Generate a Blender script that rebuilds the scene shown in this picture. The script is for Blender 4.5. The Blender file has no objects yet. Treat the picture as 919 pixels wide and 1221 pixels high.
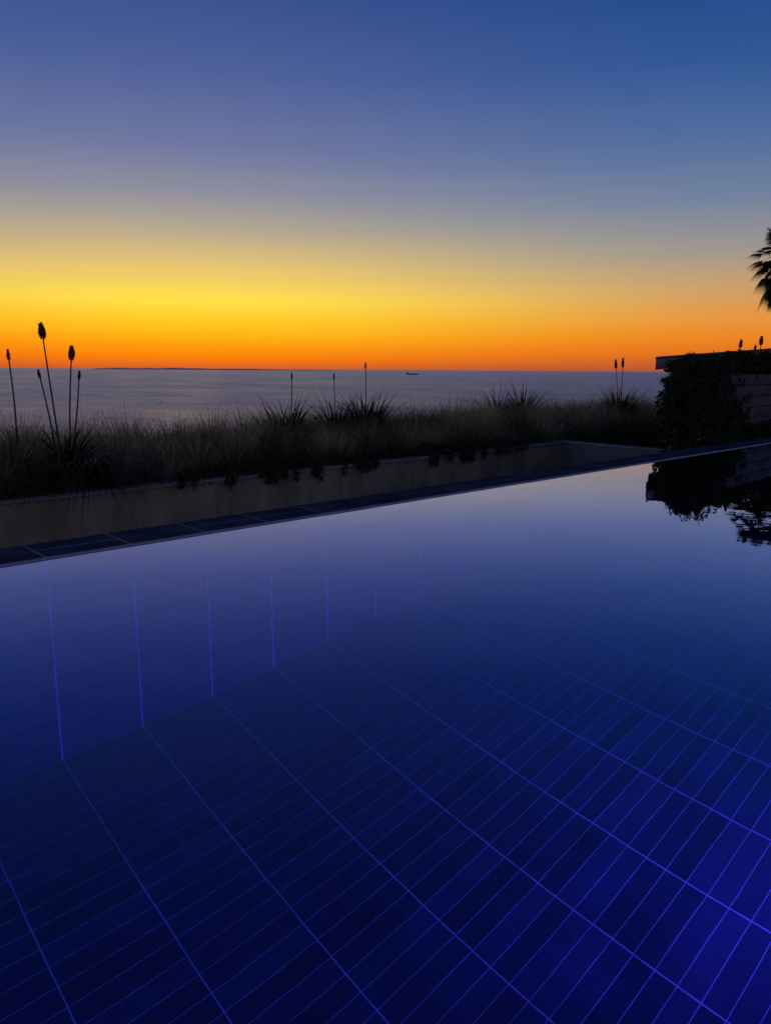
import bpy, math, numpy as np
from mathutils import Vector, Matrix
rng=np.random.default_rng(7)
scene=bpy.context.scene
C=bpy.context.collection

# ------------------------------------------------------------------ helpers
def lin(c):
    r=[]
    for v in c:
        v=v/255.0
        r.append(v/12.92 if v<=0.04045 else ((v+0.055)/1.055)**2.4)
    return (r[0],r[1],r[2],1.0)
GARDEN=False       # lower garden is drawn in garden units (1 unit = 1.65 m, its datum 0.65 m under the pool)
GS,GZ=1.65,-0.65
def mesh_np(name,V,F,mat=None,shade=None,smooth=False,parent=None):
    V=np.array(V,dtype=np.float32); F=np.asarray(F,dtype=np.int32)
    if GARDEN: V=V*GS; V[:,2]+=GZ
    me=bpy.data.meshes.new(name)
    me.vertices.add(len(V)); me.vertices.foreach_set('co',V.ravel())
    k=F.shape[1]
    me.loops.add(F.size); me.loops.foreach_set('vertex_index',F.ravel())
    me.polygons.add(len(F)); me.polygons.foreach_set('loop_start',np.arange(len(F),dtype=np.int32)*k)
    if shade is not None:
        a=me.attributes.new('shade','FLOAT','POINT'); a.data.foreach_set('value',np.asarray(shade,dtype=np.float32))
    me.update(calc_edges=True); me.validate()
    if smooth: me.polygons.foreach_set('use_smooth',np.ones(len(me.polygons),dtype=bool))
    ob=bpy.data.objects.new(name,me); C.objects.link(ob)
    if mat: me.materials.append(mat)
    if parent: ob.parent=parent
    return ob
def empty(name,loc=(0,0,0)):
    e=bpy.data.objects.new(name,None); e.location=loc; C.objects.link(e); return e
BF=np.array([[0,3,2,1],[4,5,6,7],[0,1,5,4],[1,2,6,5],[2,3,7,6],[3,0,4,7]])
def boxes(name,lst,mat,bevel=0,parent=None):
    V=[];F=[]
    for (x0,x1,y0,y1,z0,z1) in lst:
        o=len(V)
        V+=[(x0,y0,z0),(x1,y0,z0),(x1,y1,z0),(x0,y1,z0),(x0,y0,z1),(x1,y0,z1),(x1,y1,z1),(x0,y1,z1)]
        F+=(BF+o).tolist()
    ob=mesh_np(name,V,F,mat,parent=parent)
    if bevel:
        m=ob.modifiers.new('b','BEVEL'); m.width=bevel; m.segments=2; m.limit_method='ANGLE'
    return ob
def newmat(name):
    m=bpy.data.materials.new(name); m.use_nodes=True
    nt=m.node_tree
    for n in list(nt.nodes): nt.nodes.remove(n)
    out=nt.nodes.new('ShaderNodeOutputMaterial')
    return m,nt,out
def N(nt,t,**kw):
    n=nt.nodes.new(t)
    for k,v in kw.items(): setattr(n,k,v)
    return n
def noise_mat(name,c1,c2,scale=5,rough=0.7,bump=0.2,detail=8,spec=0.3,bdist=0.01):
    m,nt,out=newmat(name)
    tc=N(nt,'ShaderNodeTexCoord'); no=N(nt,'ShaderNodeTexNoise'); no.inputs['Scale'].default_value=scale; no.inputs['Detail'].default_value=detail
    nt.links.new(tc.outputs['Object'],no.inputs['Vector'])
    r=N(nt,'ShaderNodeValToRGB'); r.color_ramp.elements[0].position=.3; r.color_ramp.elements[1].position=.7
    r.color_ramp.elements[0].color=(*c1,1); r.color_ramp.elements[1].color=(*c2,1)
    nt.links.new(no.outputs[0],r.inputs[0])
    p=N(nt,'ShaderNodeBsdfPrincipled'); p.inputs['Roughness'].default_value=rough; p.inputs['Specular IOR Level'].default_value=spec
    nt.links.new(r.outputs[0],p.inputs['Base Color'])
    b=N(nt,'ShaderNodeBump'); b.inputs['Strength'].default_value=bump; b.inputs['Distance'].default_value=bdist
    no2=N(nt,'ShaderNodeTexNoise'); no2.inputs['Scale'].default_value=scale*6; no2.inputs['Detail'].default_value=6
    nt.links.new(tc.outputs['Object'],no2.inputs['Vector'])
    nt.links.new(no2.outputs[0],b.inputs['Height']); nt.links.new(b.outputs[0],p.inputs['Normal'])
    nt.links.new(p.outputs[0],out.inputs[0])
    return m
def leaf_mat(name,stops,transl=0.35,rough=0.6):
    m,nt,out=newmat(name)
    a=N(nt,'ShaderNodeAttribute'); a.attribute_name='shade'
    r=N(nt,'ShaderNodeValToRGB')
    els=r.color_ramp.elements
    els[0].position=stops[0][0]; els[0].color=(*stops[0][1],1)
    els[1].position=stops[-1][0]; els[1].color=(*stops[-1][1],1)
    for p_,c_ in stops[1:-1]:
        e=els.new(p_); e.color=(*c_,1)
    nt.links.new(a.outputs['Fac'],r.inputs[0])
    p=N(nt,'ShaderNodeBsdfPrincipled'); p.inputs['Roughness'].default_value=rough; p.inputs['Specular IOR Level'].default_value=.15
    t=N(nt,'ShaderNodeBsdfTranslucent'); mx=N(nt,'ShaderNodeMixShader'); mx.inputs[0].default_value=transl
    nt.links.new(r.outputs[0],p.inputs['Base Color']); nt.links.new(r.outputs[0],t.inputs[0])
    nt.links.new(p.outputs[0],mx.inputs[1]); nt.links.new(t.outputs[0],mx.inputs[2]); nt.links.new(mx.outputs[0],out.inputs[0])
    return m

# ------------------------------------------------------------------ world sky
GLOW=math.radians(61.6)
w=bpy.data.worlds.new('sky'); scene.world=w; w.use_nodes=True
nt=w.node_tree
for n in list(nt.nodes): nt.nodes.remove(n)
out=N(nt,'ShaderNodeOutputWorld'); bg=N(nt,'ShaderNodeBackground')
tc=N(nt,'ShaderNodeTexCoord'); sep=N(nt,'ShaderNodeSeparateXYZ'); nt.links.new(tc.outputs['Generated'],sep.inputs[0])
def M(op,a,b=None,clamp=False):
    n=N(nt,'ShaderNodeMath',operation=op); n.use_clamp=clamp
    for i,v in enumerate((a,b)):
        if v is None: continue
        if isinstance(v,(int,float)): n.inputs[i].default_value=v
        else: nt.links.new(v,n.inputs[i])
    return n.outputs[0]
hl=M('SQRT',M('ADD',M('MULTIPLY',sep.outputs[0],sep.outputs[0]),M('MULTIPLY',sep.outputs[1],sep.outputs[1])))
dot=M('ADD',M('MULTIPLY',sep.outputs[0],math.cos(GLOW)),M('MULTIPLY',sep.outputs[1],math.sin(GLOW)))
ca=M('DIVIDE',dot,M('MAXIMUM',hl,0.001))
mp=N(nt,'ShaderNodeMapping'); mp.inputs['Scale'].default_value=(2.0,2.0,60)
nt.links.new(tc.outputs['Generated'],mp.inputs[0])
ns=N(nt,'ShaderNodeTexNoise'); ns.inputs['Scale'].default_value=1.6; ns.inputs['Detail'].default_value=4
nt.links.new(mp.outputs[0],ns.inputs['Vector'])
zz=M('ADD',sep.outputs[2],M('MULTIPLY',M('SUBTRACT',ns.outputs[0],0.5),M('MULTIPLY',M('MINIMUM',M('MAXIMUM',sep.outputs[2],0),0.05),0.26)))
def ramp(stops):
    r=N(nt,'ShaderNodeValToRGB'); els=r.color_ramp.elements
    els[0].position=0; els[0].color=lin(stops[0][1]); els[1].position=1; els[1].color=lin(stops[-1][1])
    for p,c in stops[1:-1]:
        e=els.new(p); e.color=lin(c)
    nt.links.new(M('MAXIMUM',zz,0),r.inputs[0]); return r.outputs[0]
def s(d): return math.sin(math.radians(d))
A=ramp([(0,(206,92,38)),(s(.7),(244,120,10)),(s(1.7),(254,154,12)),(s(3.2),(255,196,30)),(s(4.8),(255,222,70)),(s(6.3),(240,205,98)),(s(8.3),(206,182,128)),(s(10.0),(172,162,146)),
        (s(12),(140,141,157)),(s(14.8),(109,119,160)),(s(19.2),(76,96,154)),(s(24),(52,78,142)),(s(40),(30,52,112)),(1,(18,34,88))])
B=ramp([(0,(170,86,56)),(s(.8),(216,104,36)),(s(2.0),(236,128,32)),(s(3.6),(230,148,62)),(s(5.6),(202,157,108)),(s(8.0),(156,149,142)),(s(11.4),(110,128,158)),
        (s(15),(77,108,157)),(s(19.2),(46,86,149)),(s(24),(26,70,136)),(s(40),(18,48,104)),(1,(14,32,84))])
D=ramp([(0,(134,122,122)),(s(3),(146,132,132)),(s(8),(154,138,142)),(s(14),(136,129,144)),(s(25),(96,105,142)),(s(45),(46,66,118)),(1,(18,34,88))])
def mix(f,a,b):
    n=N(nt,'ShaderNodeMix',data_type='RGBA'); nt.links.new(f,n.inputs[0]); nt.links.new(a,n.inputs[6]); nt.links.new(b,n.inputs[7]); return n.outputs[2]
def mr(v,a,b,t='SMOOTHSTEP'):
    n=N(nt,'ShaderNodeMapRange',interpolation_type=t); nt.links.new(v,n.inputs[0]); n.inputs[1].default_value=a; n.inputs[2].default_value=b; return n.outputs[0]
c1=mix(M('POWER',mr(ca,0.72,1.0,'LINEAR'),2.4),B,A)
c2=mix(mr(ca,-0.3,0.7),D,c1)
sk=N(nt,'ShaderNodeTexSky',sky_type='NISHITA'); sk.sun_disc=False; sk.sun_elevation=math.radians(0.6); sk.sun_rotation=math.pi/2-GLOW
add=N(nt,'ShaderNodeMix',data_type='RGBA',blend_type='ADD'); add.inputs[0].default_value=0.004
nt.links.new(c2,add.inputs[6]); nt.links.new(sk.outputs[0],add.inputs[7])
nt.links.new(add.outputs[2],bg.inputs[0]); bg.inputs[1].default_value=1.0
nt.links.new(bg.outputs[0],out.inputs[0])

sun=bpy.data.lights.new('sun','SUN'); sun.energy=0.005; sun.angle=math.radians(4); sun.color=(1,.7,.45)
so=bpy.data.objects.new('sun',sun); C.objects.link(so)
d=Vector((math.cos(GLOW)*math.cos(.02),math.sin(GLOW)*math.cos(.02),math.sin(.02)))
so.rotation_euler=d.to_track_quat('Z','Y').to_euler()

# ------------------------------------------------------------------ pool
X0,X1=-4.5,19.0; Y0,Y1=0.15,4.0; DEP=2.5; TW,TH=0.47,0.1
def tile_mat(name,axes,phase,mort=.0021,wide=.0034):
    m,nt,out=newmat(name)
    g=N(nt,'ShaderNodeNewGeometry'); sp=N(nt,'ShaderNodeSeparateXYZ'); cb=N(nt,'ShaderNodeCombineXYZ')
    nt.links.new(g.outputs['Position'],sp.inputs[0])
    ads=[]
    for i,a in enumerate(axes):
        ad=N(nt,'ShaderNodeMath',operation='ADD'); ad.inputs[1].default_value=phase[i]
        nt.links.new(sp.outputs[a],ad.inputs[0]); nt.links.new(ad.outputs[0],cb.inputs[i]); ads.append(ad)
    b=N(nt,'ShaderNodeTexBrick'); b.offset=0; b.squash=1
    b.inputs['Scale'].default_value=1; b.inputs['Brick Width'].default_value=TW; b.inputs['Row Height'].default_value=TH
    b.inputs['Mortar Size'].default_value=mort; b.inputs['Mortar Smooth'].default_value=0.25
    b.inputs['Color1'].default_value=(0.008,0.015,0.042,1); b.inputs['Color2'].default_value=(0.022,0.034,0.085,1); b.inputs['Mortar'].default_value=(0.26,0.28,0.36,1)
    nt.links.new(cb.outputs[0],b.inputs['Vector'])
    fr=N(nt,'ShaderNodeMath',operation='PINGPONG'); fr.inputs[1].default_value=TW/2
    nt.links.new(ads[0].outputs[0],fr.inputs[0])
    lt=N(nt,'ShaderNodeMath',operation='LESS_THAN'); lt.inputs[1].default_value=wide; nt.links.new(fr.outputs[0],lt.inputs[0])
    mx0=N(nt,'ShaderNodeMix',data_type='RGBA'); nt.links.new(lt.outputs[0],mx0.inputs[0]); nt.links.new(b.outputs['Color'],mx0.inputs[6]); mx0.inputs[7].default_value=(0.31,0.33,0.44,1)
    # patchy lime film on tiles and joints
    no=N(nt,'ShaderNodeTexNoise'); no.inputs['Scale'].default_value=3.5; no.inputs['Detail'].default_value=10; no.inputs['Roughness'].default_value=.65; nt.links.new(g.outputs['Position'],no.inputs['Vector'])
    rr=N(nt,'ShaderNodeMapRange'); rr.inputs[1].default_value=.3; rr.inputs[2].default_value=.7; rr.inputs[3].default_value=.6; rr.inputs[4].default_value=1.2
    nt.links.new(no.outputs[0],rr.inputs[0])
    mu=N(nt,'ShaderNodeVectorMath',operation='SCALE'); nt.links.new(mx0.outputs[2],mu.inputs[0]); nt.links.new(rr.outputs[0],mu.inputs['Scale'])
    p=N(nt,'ShaderNodeBsdfPrincipled'); p.inputs['Roughness'].default_value=.55; p.inputs['Specular IOR Level'].default_value=.1
    nt.links.new(mu.outputs[0],p.inputs['Base Color']); nt.links.new(p.outputs[0],out.inputs[0])
    return m
mfloor=tile_mat('pool_tile_floor',(0,1),(-1.26+40*TW,-4.0+60*TH))
mwall=tile_mat('pool_tile_wall',(0,2),(-1.26+40*TW,60*TH),.0017,.0048)
mend=tile_mat('pool_tile_end',(1,2),(40*TW-4.0,60*TH))
pool=empty('swimming_pool')
def quad(name,pts,mat,parent=None): return mesh_np(name,pts,[[0,1,2,3]],mat,parent=parent)
quad('floor',[(X0,Y0,-DEP),(X1,Y0,-DEP),(X1,Y1,-DEP),(X0,Y1,-DEP)],mfloor,pool)
quad('overflow_side_wall',[(X0,Y1,-DEP),(X1,Y1,-DEP),(X1,Y1,0.0),(X0,Y1,0.0)],mwall,pool)
quad('deck_side_wall',[(X0,Y0,-DEP),(X1,Y0,-DEP),(X1,Y0,0.04),(X0,Y0,0.04)],mwall,pool)
quad('end_wall',[(X0,Y0,-DEP),(X0,Y1,-DEP),(X0,Y1,0.04),(X0,Y0,0.04)],mend,pool)
quad('far_end_wall',[(X1,Y0,-DEP),(X1,Y1,-DEP),(X1,Y1,0.04),(X1,Y0,0.04)],mend,pool)
m,nt,out=newmat('pool_water')
fr=N(nt,'ShaderNodeFresnel'); fr.inputs[0].default_value=1.333
mu=N(nt,'ShaderNodeMath',operation='MULTIPLY'); mu.use_clamp=True; mu.inputs[1].default_value=2.7; nt.links.new(fr.outputs[0],mu.inputs[0])
gl=N(nt,'ShaderNodeBsdfGlossy'); gl.inputs['Roughness'].default_value=0.0; gl.inputs[0].default_value=(.60,.65,1,1)  # blue tint put into the reflection, in place of lamp glow scattered in water
rf=N(nt,'ShaderNodeBsdfRefraction'); rf.inputs['IOR'].default_value=1.333; rf.inputs['Roughness'].default_value=0; rf.inputs[0].default_value=(.85,.92,1,1)
mx=N(nt,'ShaderNodeMixShader'); nt.links.new(mu.outputs[0],mx.inputs[0]); nt.links.new(rf.outputs[0],mx.inputs[1]); nt.links.new(gl.outputs[0],mx.inputs[2])
tcw=N(nt,'ShaderNodeTexCoord'); no=N(nt,'ShaderNodeTexNoise'); no.inputs['Scale'].default_value=1.5; no.inputs['Detail'].default_value=3; nt.links.new(tcw.outputs['Object'],no.inputs['Vector'])
bp=N(nt,'ShaderNodeBump'); bp.inputs['Strength'].default_value=1; bp.inputs['Distance'].default_value=0.0016; nt.links.new(no.outputs[0],bp.inputs['Height'])
nt.links.new(bp.outputs[0],gl.inputs['Normal']); nt.links.new(bp.outputs[0],rf.inputs['Normal'])
nt.links.new(mx.outputs[0],out.inputs[0])
quad('water_surface',[(X0,Y0,0),(X1,Y0,0),(X1,Y1,0),(X0,Y1,0)],m,pool)
mcop=noise_mat('slate_coping',(0.018,0.028,0.05),(0.055,0.07,0.105),scale=3,rough=.8,bump=.3,spec=0.0,bdist=.003)
mgrout=noise_mat('coping_grout',(0.16,0.18,0.24),(.22,.24,.30),scale=9,spec=0.0,rough=.9)
mlip=noise_mat('lit_waterline_lip',(0.26,0.28,0.38),(.34,.36,.46),scale=6,spec=0.1,rough=.7)  # pale colour paints in the bright lit line along the water's edge
lst=[]
x=1.26-13*TW
while x<X1:
    for j in range(2):
        ya=4.018+j*0.180; dz=rng.normal(0,.0008)
        lst.append((x+.006,x+TW-.006,ya,ya+.170,-.03,.012+dz))
    x+=TW
boxes('coping_tiles',lst,mcop,bevel=.004,parent=pool)
boxes('coping_bed',[(X0-.1,X1,4.014,4.375,-1.8,.0095)],mgrout,parent=pool)
boxes('lit_waterline_lip',[(X0-.1,X1,4.002,4.012,-.2,.006)],mlip,parent=pool)
mfix=noise_mat('lamp_ring_steel',(.4,.4,.42),(.5,.5,.52),rough=.3)
ml,nt,out=newmat('lamp_lens'); e=N(nt,'ShaderNodeEmission'); e.inputs[0].default_value=(.12,.2,1,1); e.inputs[1].default_value=3; nt.links.new(e.outputs[0],out.inputs[0])
def ring_mesh(name,cx,cy,cz,prof,mat,parent,n=32):
    V=[];F=[]
    for i in range(n):
        a=2*math.pi*i/n
        for (r,y) in prof: V.append((cx+r*math.cos(a),cy+y,cz+r*math.sin(a)))
    k=len(prof)
    for i in range(n):
        for j in range(k-1):
            F.append([i*k+j,((i+1)%n)*k+j,((i+1)%n)*k+j+1,i*k+j+1])
    return mesh_np(name,V,F,mat,smooth=True,parent=parent)
for (lx,lz,pw,col,tilt) in [(-.6,-1.35,54,(.035,.05,1),.35),(3.3,-1.35,56,(.085,.045,1),.45),(7.4,-1.35,34,(.03,.07,1),.35),(11.6,-1.35,14,(.03,.07,1),.35)]:
    ring_mesh('lamp_ring',lx,Y0,lz,[(.09,.004),(.09,.02),(.125,.02),(.13,.003)],mfix,pool)
    ring_mesh('lamp_lens',lx,Y0,lz,[(.001,.012),(.05,.012),(.09,.008)],ml,pool)
    L=bpy.data.lights.new('pool_lamp','AREA'); L.shape='DISK'; L.size=.18; L.energy=pw; L.color=col; L.spread=math.radians(140)
    L.cycles.use_multiple_importance_sampling=False
    o=bpy.data.objects.new('pool_lamp',L); C.objects.link(o); o.location=(lx,Y0+.03,lz); o.parent=pool
    o.rotation_euler=Vector((0,-1,tilt)).to_track_quat('Z','Y').to_euler()

mdeck=noise_mat('deck_stone',(0.16,.16,.16),(.24,.24,.23),scale=2,rough=.6)
lst=[]
for i in range(40):
    for j in range(6):
        xx=X0+i*.6; yy=Y0-.004-(j+1)*.6
        lst.append((xx+.003,xx+.597,yy+.003,yy+.597,-.05,.04))
boxes('pool_deck',lst,mdeck,bevel=.003)

# ------------------------------------------------------------------ planter walls, ground
mconc,nt,out=newmat('earth_concrete')
tcc=N(nt,'ShaderNodeTexCoord'); n1=N(nt,'ShaderNodeTexNoise'); n1.inputs['Scale'].default_value=1.3; n1.inputs['Detail'].default_value=10; n1.inputs['Roughness'].default_value=.7
mpp=N(nt,'ShaderNodeMapping'); mpp.inputs['Scale'].default_value=(1,1,.35); nt.links.new(tcc.outputs['Object'],mpp.inputs[0]); nt.links.new(mpp.outputs[0],n1.inputs[0])
r=N(nt,'ShaderNodeValToRGB'); r.color_ramp.elements[0].position=.34; r.color_ramp.elements[1].position=.68
r.color_ramp.elements[0].color=(.15,.135,.10,1); r.color_ramp.elements[1].color=(.42,.37,.27,1); nt.links.new(n1.outputs[0],r.inputs[0])
p=N(nt,'ShaderNodeBsdfPrincipled'); p.inputs['Roughness'].default_value=.95; p.inputs['Specular IOR Level'].default_value=.05; nt.links.new(r.outputs[0],p.inputs[0])
b=N(nt,'ShaderNodeBump'); b.inputs['Strength'].default_value=.6; b.inputs['Distance'].default_value=.015
n2=N(nt,'ShaderNodeTexNoise'); n2.inputs['Scale'].default_value=18; n2.inputs['Detail'].default_value=6; nt.links.new(tcc.outputs['Object'],n2.inputs[0]); nt.links.new(n2.outputs[0],b.inputs['Height']); nt.links.new(b.outputs[0],p.inputs['Normal']); nt.links.new(p.outputs[0],out.inputs[0])
mgrey=noise_mat('grey_render',(.11,.125,.145),(.18,.195,.22),scale=2,rough=.9,spec=.05)
mcap=noise_mat('cap_stone',(.22,.23,.25),(.34,.35,.37),scale=3,rough=.9,spec=0)
msoil=noise_mat('soil_ground',(.012,.012,.008),(.035,.03,.018),scale=2,rough=1,bump=.6)
mgravel=noise_mat('gravel',(.08,.08,.075),(.2,.19,.18),scale=14,rough=1,bump=.8)
GARDEN=True
pw=empty('planter_wall')
boxes('wall_face',[(-10,8.88,5.95,6.12,-.72,-.02)],mconc,bevel=.006,parent=pw)
lst=[];x=-10
while x<8.8:
    lst.append((x+.003,min(x+1.2,8.875)-.003,5.935,6.135,-.017,.008)); x+=1.2
boxes('wall_cap',lst,mcap,bevel=.006,parent=pw)
rw=empty('return_wall')
boxes('wall_face',[(8.885,9.03,4.5,6.13,-.72,-.0)],mgrey,bevel=.006,parent=rw)
boxes('wall_cap',[(8.878,9.04,4.49,6.14,.003,.02)],mcap,bevel=.004,parent=rw)
xs=np.concatenate([np.linspace(-3000,-40,12),np.linspace(-20,60,90),np.linspace(90,3000,12)])
ys=np.concatenate([np.linspace(6.125,12,30),np.linspace(13,60,24),np.linspace(90,900,16)])
def gz(x,y):
    z=-.05+.05*math.sin(x*1.7)*math.sin(y*2.1)
    if y<6.5: return -.06
    if y>8.6: z-= (y-8.6)*.30
    return max(z,-75)
V=[(x,y,gz(x,y)) for y in ys for x in xs]; nx=len(xs)
F=[[j*nx+i,j*nx+i+1,(j+1)*nx+i+1,(j+1)*nx+i] for j in range(len(ys)-1) for i in range(nx-1)]
mesh_np('hillside',V,F,msoil,smooth=True)
GARDEN=False
quad('gravel_ground',[(-30,4.38,-1.75),(90,4.38,-1.75),(90,10.05,-1.75),(-30,10.05,-1.75)],mgravel)
quad('ground',[(-60,-60,-.06),(60,-60,-.06),(60,Y0-3.62,-.06),(-60,Y0-3.62,-.06)],msoil)
boxes('raised_bed',[(12.0,20,4.382,5.95,-1.74,-.04)],mgrey,bevel=.01)

# ------------------------------------------------------------------ sea
m,nt,out=newmat('sea_water')
tcs=N(nt,'ShaderNodeTexCoord')
mps=N(nt,'ShaderNodeMapping'); mps.inputs['Rotation'].default_value=(0,0,-math.radians(47.2)); mps.inputs['Scale'].default_value=(1,.55,1); nt.links.new(tcs.outputs['Object'],mps.inputs[0])
n1=N(nt,'ShaderNodeTexNoise'); n1.inputs['Scale'].default_value=.03; n1.inputs['Detail'].default_value=9; n1.inputs['Roughness'].default_value=.62
nt.links.new(mps.outputs[0],n1.inputs['Vector'])
b=N(nt,'ShaderNodeBump'); b.inputs['Strength'].default_value=1; b.inputs['Distance'].default_value=6.0; nt.links.new(n1.outputs[0],b.inputs['Height'])
n3=N(nt,'ShaderNodeTexNoise'); n3.inputs['Scale'].default_value=.003; n3.inputs['Detail'].default_value=12; n3.inputs['Roughness'].default_value=.85; nt.links.new(mps.outputs[0],n3.inputs['Vector'])
rr=N(nt,'ShaderNodeMapRange'); rr.inputs[1].default_value=.38; rr.inputs[2].default_value=.62; rr.inputs[3].default_value=.28; rr.inputs[4].default_value=.42; nt.links.new(n3.outputs[0],rr.inputs[0])
g=N(nt,'ShaderNodeBsdfGlossy'); nt.links.new(rr.outputs[0],g.inputs['Roughness']); g.inputs[0].default_value=(.84,.87,.92,1); nt.links.new(b.outputs[0],g.inputs['Normal'])
df=N(nt,'ShaderNodeBsdfDiffuse'); df.inputs[0].default_value=(.04,.06,.09,1)
lw=N(nt,'ShaderNodeFresnel'); lw.inputs[0].default_value=1.333; nt.links.new(b.outputs[0],lw.inputs['Normal'])
mx=N(nt,'ShaderNodeMixShader'); nt.links.new(lw.outputs[0],mx.inputs[0]); nt.links.new(df.outputs[0],mx.inputs[1]); nt.links.new(g.outputs[0],mx.inputs[2]); nt.links.new(mx.outputs[0],out.inputs[0])
SZ=-62; S=60000
quad('sea',[(-S,-S,SZ),(S,-S,SZ),(S,S,SZ),(-S,S,SZ)],m)
mh=noise_mat('hazy_headland_rock',(.62,.5,.46),(.68,.54,.5),scale=.001,rough=1,bump=0,spec=0)  # distance haze painted into the colour: pale and warm like the low sky
fw=np.array([.679,.734]); rt=np.array([.734,-.679])
V=[];F=[];n=90
for i in range(n):
    t=i/(n-1); q=-.39+t*.34
    h=85*max(0,math.sin(math.pi*min(1,t**.7)))**.6*(1-.55*t)*(.8+.12*math.sin(t*23)+.08*math.sin(t*61+1))
    for dd,z in ((27000,SZ-5),(28500,SZ+max(h,2)),(31000,SZ-5)):
        pxy=fw*dd+rt*q*dd; V.append((pxy[0],pxy[1],z))
for i in range(n-1):
    for j in range(2): F.append([i*3+j,(i+1)*3+j,(i+1)*3+j+1,i*3+j+1])
mesh_np('headland',V,F,mh)
ms=noise_mat('ship_paint',(.12,.11,.12),(.16,.15,.16),scale=.1)
ship=empty('cargo_ship',(6339,6395,SZ)); ship.rotation_euler=(0,0,math.radians(-43))
hull=[(-75,0),(-70,9),(-40,11),(50,11),(70,5),(78,0),(70,-5),(50,-11),(-40,-11),(-70,-9)]
V=[(x*.94,y*.8,-2) for x,y in hull]+[(x,y,11+(3 if x>60 else 0)) for x,y in hull]; nh=len(hull)
F=[[i,(i+1)%nh,nh+(i+1)%nh,nh+i] for i in range(nh)]
mesh_np('hull',V,F,ms,parent=ship)
boxes('deck_and_bridge',[(-72,60,-9,9,10,11.5),(-66,-50,-8,8,11.5,30),(-62,-57,-2,2,30,38),(-40,-10,-8,8,11.5,16),(-5,25,-8,8,11.5,16),(30,52,-8,8,11.5,15)],ms,parent=ship)

# ------------------------------------------------------------------ vegetation
def blades(base,az,L,lean,droop,width,segs=4,tw=None,shade0=None):
    n=len(base); t=np.linspace(0,1,segs+1)[None,:]
    L=L[:,None];lean=lean[:,None];droop=droop[:,None]
    hor=L*(lean*t+ droop*.55*t**2); ver=L*(t*np.sqrt(np.clip(1-lean**2,0.05,1))-droop*.75*t**2.4)
    cx=base[:,0:1]+hor*np.cos(az)[:,None]; cy=base[:,1:2]+hor*np.sin(az)[:,None]; cz=base[:,2:3]+ver
    if tw is None: tw=rng.uniform(-.9,.9,n)
    wa=az+math.pi/2+tw
    wd=width[:,None]*np.clip(1.0-t**1.6,0.06,1)*.5
    wx=wd*np.cos(wa)[:,None]; wy=wd*np.sin(wa)[:,None]
    P=np.empty((n,segs+1,2,3)); P[:,:,0,0]=cx-wx;P[:,:,1,0]=cx+wx;P[:,:,0,1]=cy-wy;P[:,:,1,1]=cy+wy;P[:,:,0,2]=cz;P[:,:,1,2]=cz
    V=P.reshape(-1,3)
    b=(np.arange(n)*(segs+1)*2)[:,None]; k=(np.arange(segs)*2)[None,:]
    o=(b+k).ravel(); F=np.stack([o,o+1,o+3,o+2],1)
    if shade0 is None: shade0=rng.uniform(0,1,n)
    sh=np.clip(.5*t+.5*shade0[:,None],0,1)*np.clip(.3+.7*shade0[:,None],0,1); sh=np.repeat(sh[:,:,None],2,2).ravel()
    return V,F,sh
class Acc:
    def __init__(s): s.V=[];s.F=[];s.S=[];s.n=0
    def add(s,V,F,S):
        s.V.append(V);s.F.append(F+s.n);s.S.append(S);s.n+=len(V)
    def make(s,name,mat,parent=None): return mesh_np(name,np.concatenate(s.V),np.concatenate(s.F),mat,np.concatenate(s.S),parent=parent)
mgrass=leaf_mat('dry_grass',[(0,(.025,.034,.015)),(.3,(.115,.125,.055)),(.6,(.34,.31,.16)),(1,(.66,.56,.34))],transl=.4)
mstrap=leaf_mat('strap_leaf',[(0,(.008,.012,.007)),(1,(.035,.05,.022))],transl=.15)
G=Acc()
def tuft(cx,cy,n,Lm,wid=.005,lean=.45,tone=0.5,spread=.06,z=None,azc=None,azs=None,heads=True):
    b=np.zeros((n,3)); a=rng.uniform(0,2*math.pi,n)
    if azc is not None: a=rng.normal(azc,azs,n)
    rr=spread*np.sqrt(rng.uniform(0,1,n)); b[:,0]=cx+rr*np.cos(a); b[:,1]=cy+rr*np.sin(a); b[:,2]=(gz(cx,cy) if z is None else z)-.02
    L=Lm*rng.uniform(.5,1.1,n); le=np.abs(rng.normal(0,lean,n)).clip(0,.9); dr=rng.uniform(.05,.7,n)
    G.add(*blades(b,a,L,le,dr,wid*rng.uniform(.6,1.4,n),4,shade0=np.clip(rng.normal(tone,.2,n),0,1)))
    if not heads: return
    m=max(2,n//16)
    b2=b[:m].copy(); a2=a[:m]
    V,F,S=blades(b2,a2,Lm*rng.uniform(.8,1.05,m),rng.uniform(.05,.6,m),rng.uniform(.1,.6,m),np.full(m,.003),5,shade0=np.full(m,min(1,tone+.2))); G.add(V,F,S)
    for q in range(5):
        tips=V.reshape(m,6,2,3)[:,4+ (q%2)].mean(1)+rng.normal(0,.005,(m,3))
        G.add(*blades(tips,rng.uniform(0,6.28,m),np.full(m,.035),rng.uniform(.2,.7,m),np.full(m,.1),np.full(m,.004),2,shade0=np.full(m,min(1,tone+.25))))
for yy in np.arange(6.22,9.6,.24):
    for xx in np.arange(.2,15.5,.24):
        x_=xx+rng.uniform(-.11,.11); y_=yy+rng.uniform(-.1,.1)
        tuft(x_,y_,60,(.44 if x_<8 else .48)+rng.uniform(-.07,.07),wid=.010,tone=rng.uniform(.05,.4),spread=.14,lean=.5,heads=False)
yy=6.38
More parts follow.
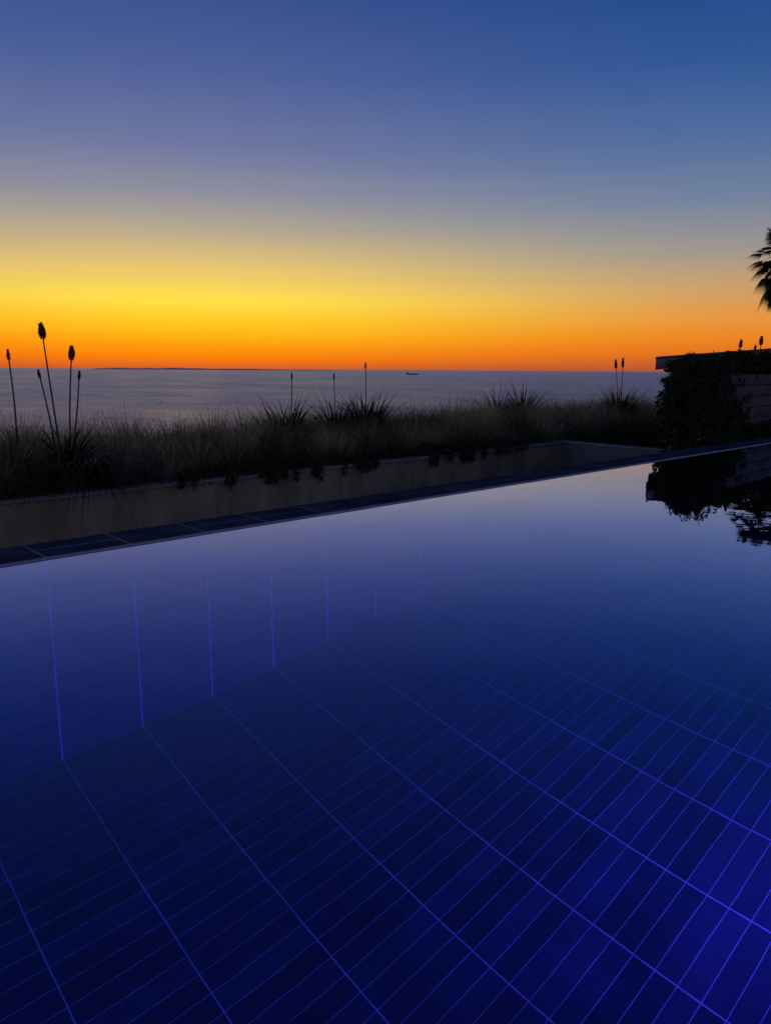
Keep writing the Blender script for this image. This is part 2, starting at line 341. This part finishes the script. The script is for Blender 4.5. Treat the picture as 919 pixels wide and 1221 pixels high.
while yy<9.0:
    xx=.3+rng.uniform(0,.3)
    while xx<15.3:
        x_=xx+rng.uniform(-.1,.1); y_=yy+rng.uniform(-.12,.12)
        Lm=rng.uniform(.50,.80)+(.04 if x_>8 else 0)
        if y_<6.6: Lm*=.8
        tone=rng.choice([.15,.4,.7,1.0],p=[.25,.25,.25,.25])*(1 if y_<7.6 else .8)
        n_=420 if y_<7.6 else 280
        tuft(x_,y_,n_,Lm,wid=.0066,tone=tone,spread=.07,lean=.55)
        xx+=rng.uniform(.36,.62)
    yy+=.42
for x_ in np.arange(.3,8.8,.27):
    tuft(x_+rng.uniform(-.12,.12),6.2,180,rng.uniform(.22,.74),wid=.006,lean=.65,tone=rng.uniform(.05,1.0),spread=.06,z=-.03,azc=-math.pi/2,azs=.8)
tuft(1.0,6.18,280,.84,wid=.006,lean=.75,tone=1,spread=.1,z=0,azc=-1.35,azs=.35)
GARDEN=True
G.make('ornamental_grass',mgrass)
GARDEN=False

def leaves(acc,cen,rad,n,size,droop=0.0,tone=.4,shell=.55):
    cen=np.array(cen);rad=np.array(rad)
    d=rng.normal(0,1,(n,3)); d/=np.linalg.norm(d,axis=1)[:,None]
    lump=1+.16*np.sin(d[:,0]*7+cen[0])*np.cos(d[:,1]*6+cen[2]*3)+.12*np.sin(d[:,2]*11+cen[0]*5)
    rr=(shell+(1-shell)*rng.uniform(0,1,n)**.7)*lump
    P=cen+d*rad*rr[:,None]
    u=rng.normal(0,1,(n,3)); u[:,2]-=droop; u/=np.linalg.norm(u,axis=1)[:,None]
    v=np.cross(u,rng.normal(0,1,(n,3))); v/=np.linalg.norm(v,axis=1)[:,None]
    s_=size*rng.uniform(.6,1.4,n)[:,None]
    V=np.stack([P-u*s_,P+v*s_*.38,P+u*s_,P-v*s_*.38],1).reshape(-1,3)
    F=np.arange(n*4).reshape(n,4)
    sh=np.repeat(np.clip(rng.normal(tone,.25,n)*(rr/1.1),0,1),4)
    acc.add(V,F,sh)
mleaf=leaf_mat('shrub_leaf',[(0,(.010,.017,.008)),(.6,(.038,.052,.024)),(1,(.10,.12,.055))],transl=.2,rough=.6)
mbark=noise_mat('bark',(.03,.025,.02),(.06,.05,.04),scale=12,rough=.9)
def tube(acc,pts,rads,seg=6,shade=.5):
    pts=np.array(pts,dtype=float);n=len(pts)
    T=np.gradient(pts,axis=0);T/=np.linalg.norm(T,axis=1)[:,None]
    up=np.array([.3,.95,.1]); 
    V=[]
    for p_,t_,r_ in zip(pts,T,rads):
        a=np.cross(t_,up);a/=np.linalg.norm(a);b_=np.cross(t_,a)
        for k in range(seg):
            th=2*math.pi*k/seg; V.append(p_+r_*(math.cos(th)*a+math.sin(th)*b_))
    F=[]
    for i in range(n-1):
        for k in range(seg):
            F.append([i*seg+k,i*seg+(k+1)%seg,(i+1)*seg+(k+1)%seg,(i+1)*seg+k])
    acc.add(np.array(V),np.array(F),np.full(len(V),shade))
sh=empty('shrub')
A_=Acc()
for c_,r_,n_ in [((10.55,4.95,.35),(.42,.45,.5),5200),((10.85,5.05,.72),(.45,.45,.36),4200),((11.35,5.15,.72),(.5,.45,.40),4200),((11.1,4.85,.15),(.55,.42,.4),4200),((10.4,4.75,-.05),(.36,.33,.36),2800),
                 ((11.6,4.95,.3),(.4,.35,.4),2600),((11.9,5.4,.9),(.45,.4,.3),2400),((10.8,5.0,.98),(.25,.25,.14),700),((10.7,4.9,-.6),(.5,.4,.5),1500),((11.5,4.9,-.5),(.5,.4,.5),1500)]:
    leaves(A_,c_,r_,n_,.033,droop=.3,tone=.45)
for k in range(110):
    a=rng.uniform(0,6.28); e=rng.uniform(-.5,1.5)
    c=np.array([11.0,4.95,.48])+np.array([math.cos(a)*math.cos(e)*1.0,math.sin(a)*math.cos(e)*.52,math.sin(e)*.68])*rng.uniform(.92,1.08)
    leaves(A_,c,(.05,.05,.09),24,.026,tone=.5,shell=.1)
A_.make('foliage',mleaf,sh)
A_=Acc()
for k in range(9):
    a=rng.uniform(0,6.28); b0=np.array([11.0+rng.uniform(-.2,.2),5.0,-1.76])
    e_=np.array([11+math.cos(a)*.5,5+math.sin(a)*.3,rng.uniform(.4,.8)])
    mid=(b0+e_)/2+rng.normal(0,.06,3)
    tube(A_,[b0,mid,e_],[.032,.022,.006])
A_.make('branches',mbark,sh)
hd=empty('hedge')
A_=Acc()
for x_ in np.arange(12.0,18.5,.5):
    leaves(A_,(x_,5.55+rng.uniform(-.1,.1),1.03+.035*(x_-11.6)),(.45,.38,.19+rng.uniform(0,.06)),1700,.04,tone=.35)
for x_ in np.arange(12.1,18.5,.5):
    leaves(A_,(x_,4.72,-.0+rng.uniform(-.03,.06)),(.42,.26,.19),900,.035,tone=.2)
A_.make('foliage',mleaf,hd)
A_=Acc()
for x_ in np.arange(12.1,18.5,.6):
    tube(A_,[(x_,5.6,-.04),(x_+.05,5.58,.5),(x_,5.55,1.05)],[.025,.02,.01])
A_.make('stems',mbark,hd)

GARDEN=True
def trailing(cx,wx,drop,n):
    A_=Acc()
    for k in range(6):
        leaves(A_,(cx+rng.uniform(-wx,wx),6.0+rng.uniform(-.04,.06),.04+rng.uniform(-.03,.05)),(wx*rng.uniform(.3,.55),.12,rng.uniform(.05,.11)),n//6,.016,droop=.5,tone=.45)
    for k in range(9):
        x_=cx+rng.uniform(-wx,wx)*.95; dd=drop*rng.uniform(.2,1)
        leaves(A_,(x_,5.9,-dd/2+.02),(.035,.03,dd/2+.04),n//16,.014,droop=1.2,tone=.4)
    A_.make('trailing_plant',mleaf)
trailing(4.26,.4,.13,1700); trailing(5.15,.3,.09,1100); trailing(6.7,.6,.12,2200); trailing(3.3,.3,.1,900); trailing(7.7,.35,.08,800)

mstalk=noise_mat('poker_stalk',(.03,.035,.02),(.05,.05,.03),scale=20,rough=.7)
mflower=leaf_mat('poker_flower',[(0,(.05,.02,.012)),(.5,(.16,.04,.02)),(1,(.22,.08,.03))],transl=.1)
def poker(name,bx,by,bz,stalks,nleaf=60,leafL=.6,drp=None,wid=.022):
    e_=empty(name)
    A_=Acc()
    if nleaf:
        b=np.zeros((nleaf,3)); a=rng.uniform(0,6.28,nleaf)
        b[:,0]=bx+.05*np.cos(a);b[:,1]=by+.05*np.sin(a);b[:,2]=bz
        dr=rng.uniform(.25,.9,nleaf) if drp is None else rng.uniform(drp[0],drp[1],nleaf)
        A_.add(*blades(b,a,leafL*rng.uniform(.6,1.2,nleaf),rng.uniform(.1,.6,nleaf),dr,np.full(nleaf,wid),7,tw=rng.uniform(-.3,.3,nleaf)))
        A_.make('leaves',mstrap,e_)
    S_=Acc();H_=Acc()
    for (tx,ty,tz,hl,hr) in stalks:
        P0=np.array([bx+(tx-bx)*.25,by,bz]);P3=np.array([tx,ty,tz-hl]);
        ts=np.linspace(0,1,9); side=rng.normal(0,.01,3)
        pts_=[P0*(1-t)+P3*t+side*math.sin(math.pi*t)*2+np.array([(tx-bx)*.12*math.sin(math.pi*t)*-1,0,0]) for t in ts]
        tube(S_,pts_,np.linspace(.0085,.0055,9),6)
        bot=P3
        ax=(pts_[-1]-pts_[-2]);ax/=np.linalg.norm(ax)
        prof=[(0,.35),(.12,.75),(.35,.95),(.6,.9),(.8,.65),(.93,.35),(1,.08)]
        tube(H_,[bot+ax*hl*p_[0] for p_ in prof],[hr*.72*p_[1] for p_ in prof],10,.4)
        m=150
        hh=rng.uniform(0,1,m); rad=np.interp(hh,[p_[0] for p_ in prof],[p_[1] for p_ in prof])*hr*.75
        az=rng.uniform(0,6.28,m)
        b=bot+ax*hl*hh[:,None]; b=b+np.stack([rad*np.cos(az),rad*np.sin(az),np.zeros(m)],1)*.8
        u=np.stack([np.cos(az)*.55,np.sin(az)*.55,np.where(hh<.75,-.8,.5)],1)
        v=np.stack([-np.sin(az),np.cos(az),np.zeros(m)],1)
        l=hl*.17;wv=hr*.14
        V=np.stack([b-v*wv,b+v*wv,b+u*l+v*wv*.6,b+u*l-v*wv*.6],1).reshape(-1,3)
        H_.add(V,np.arange(m*4).reshape(m,4),np.repeat(rng.uniform(0,1,m),4))
    if stalks:
        S_.make('stalks',mstalk,e_); H_.make('flower_heads',mflower,e_)
    return e_
poker('red_hot_poker',2.30,6.55,0,[(2.20,6.6,1.36,.12,.042),(2.42,6.6,1.18,.11,.038)],130,.75,(.5,1.1))
poker('red_hot_poker.001',2.36,6.85,0,[(2.20,6.75,.98,.07,.018),(2.53,6.75,.97,.07,.018)],50,.6)
poker('red_hot_poker.002',1.90,6.6,0,[(1.92,6.6,1.14,.08,.018)],60,.6)
poker('red_hot_poker.003',5.32,7.5,0,[(5.37,7.5,.95,.07,.016)],140,.86)
poker('red_hot_poker.004',6.95,8.0,0,[(7.0,8.0,1.09,.08,.018)],150,.92)
poker('red_hot_poker.005',6.45,8.0,0,[(6.43,8.0,.94,.07,.016)],140,.88)
poker('red_hot_poker.006',12.15,7.0,0,[(11.98,7.0,1.19,.14,.032),(12.2,7.0,1.22,.15,.032)],150,1.0)
poker('strap_leaf_plant',11.2,8.4,-.02,[],190,1.0)
poker('strap_leaf_plant.001',10.6,8.5,-.02,[],140,.94)
poker('strap_leaf_plant.002',2.35,6.15,.0,[],230,.74,(.8,1.5),.02)
poker('strap_leaf_plant.003',5.0,7.3,0,[],120,.8)
poker('strap_leaf_plant.004',7.3,8.2,0,[],140,.9)
poker('strap_leaf_plant.005',12.7,7.2,0,[],140,.94)
poker('strap_leaf_plant.006',1.5,6.7,0,[],90,.68)
GARDEN=False
poker('red_hot_poker.007',13.7,5.65,.9,[(13.7,5.6,1.55,.13,.045)],30,.4)
poker('red_hot_poker.008',14.6,5.65,1.0,[(14.6,5.6,1.64,.15,.05),(14.35,5.6,1.5,.1,.03)],50,.55)

# ------------------------------------------------------------------ wall of boards + garden building
mboard=noise_mat('weathered_board',(.05,.058,.07),(.10,.11,.13),scale=4,rough=.8,bump=.4,spec=.05)
bw=empty('board_wall')
z=.02; lst=[]
for k in range(5):
    lst.append((12.0,18.6,5.2-.004*(k%2),5.26,z,z+.178)); z+=.188
boxes('boards',lst,mboard,bevel=.006,parent=bw)
boxes('backing',[(11.98,18.6,5.262,5.32,-.1,.95)],msoil,parent=bw)
boxes('posts',[(11.9,11.99,5.18,5.3,-1.7,.97)],mboard,bevel=.006,parent=bw)
gb=empty('garden_building')
mroof=noise_mat('roof_fascia',(.15,.17,.20),(.22,.24,.27),scale=3,rough=.8,spec=.1)
mdark=noise_mat('render_wall',(.08,.08,.09),(.12,.12,.13),scale=3,rough=.9)
def prism(name,foot,zt,th,mat,bevel=.01):
    V=[(x,y,zt-th+sl) for x,y,sl in foot]+[(x,y,zt+sl) for x,y,sl in foot]
    ob=mesh_np(name,V,BF,mat,parent=gb); mm=ob.modifiers.new('b','BEVEL'); mm.width=bevel; return ob
prism('roof',[(11.85,6.2,0),(20,6.2,.42),(22,7.35,.42),(14.1,7.35,.02)],1.205,.19,mroof)
prism('roof_edge_flashing',[(11.80,6.17,0),(20.04,6.17,.42),(22.1,7.38,.42),(14.07,7.38,.02)],1.232,.024,mroof,.004)
prism('walls',[(13.0,6.45,0),(19.8,6.45,.4),(21.6,7.25,.4),(14.9,7.25,.02)],1.01,2.7,mdark,.01)

# ------------------------------------------------------------------ palm tree
pt=empty('palm_tree')
pc=np.array([42.05,15.45,7.0])
A_=Acc()
ts=np.linspace(0,1,14)
tube(A_,[(pc[0]+.25*math.sin(t*2),pc[1],-14+(pc[2]+14)*t) for t in ts],np.linspace(.24,.14,14),10)
A_.make('trunk',mbark,pt)
A_=Acc()
for k in range(110):
    az=rng.uniform(0,6.28); el=rng.uniform(-1.45,1.3); pl=rng.uniform(.7,1.3)
    if k>80: el=rng.uniform(-1.5,-1.1); pl=rng.uniform(.9,1.9)
    d_=np.array([math.cos(az)*math.cos(el),math.sin(az)*math.cos(el),math.sin(el)])
    st=pc+np.array([.25*math.sin(2),0,0]); hub=st+d_*pl-np.array([0,0,.12*pl])
    tube(A_,[st,(st+hub)/2+np.array([0,0,.04]),hub],[.02,.015,.01],4,.3)
    sd=np.cross(d_,[0,0,1.0]);sd/=np.linalg.norm(sd); 
    nf=20
    V=[];F=[];
    for i in range(nf):
        a=-1.35+2.7*i/(nf-1)
        u=d_*math.cos(a)+sd*math.sin(a)
        l=.9*(.75+.25*math.cos(a))
        tip=hub+u*l-np.array([0,0,.22+.1*rng.uniform()]); midp=hub+u*l*.55-np.array([0,0,.03])
        pv=np.cross(u,np.cross(d_,sd));pv/=np.linalg.norm(pv); wv=.034
        o=len(V); V+=[hub,midp-pv*wv,tip,midp+pv*wv]; F.append([o,o+1,o+2,o+3])
    A_.add(np.array(V),np.array(F),np.full(len(V),rng.uniform(0,.8)))
A_.make('fronds',mleaf,pt)

# ------------------------------------------------------------------ camera
cam=bpy.data.cameras.new('camera'); co=bpy.data.objects.new('camera',cam); C.objects.link(co)
cam.sensor_fit='VERTICAL'; cam.sensor_height=36; cam.lens=26; cam.clip_start=.03; cam.clip_end=200000
co.location=(0,0,1.0)
az=math.atan2(.734,.679)
R=Matrix.Rotation(az-math.pi/2,4,'Z')@Matrix.Rotation(math.radians(90-10.93),4,'X')@Matrix.Rotation(math.radians(0.35),4,'Z')
co.rotation_euler=R.to_euler()
scene.camera=co
scene.view_settings.view_transform='Standard'; scene.view_settings.look='None'; scene.view_settings.exposure=0
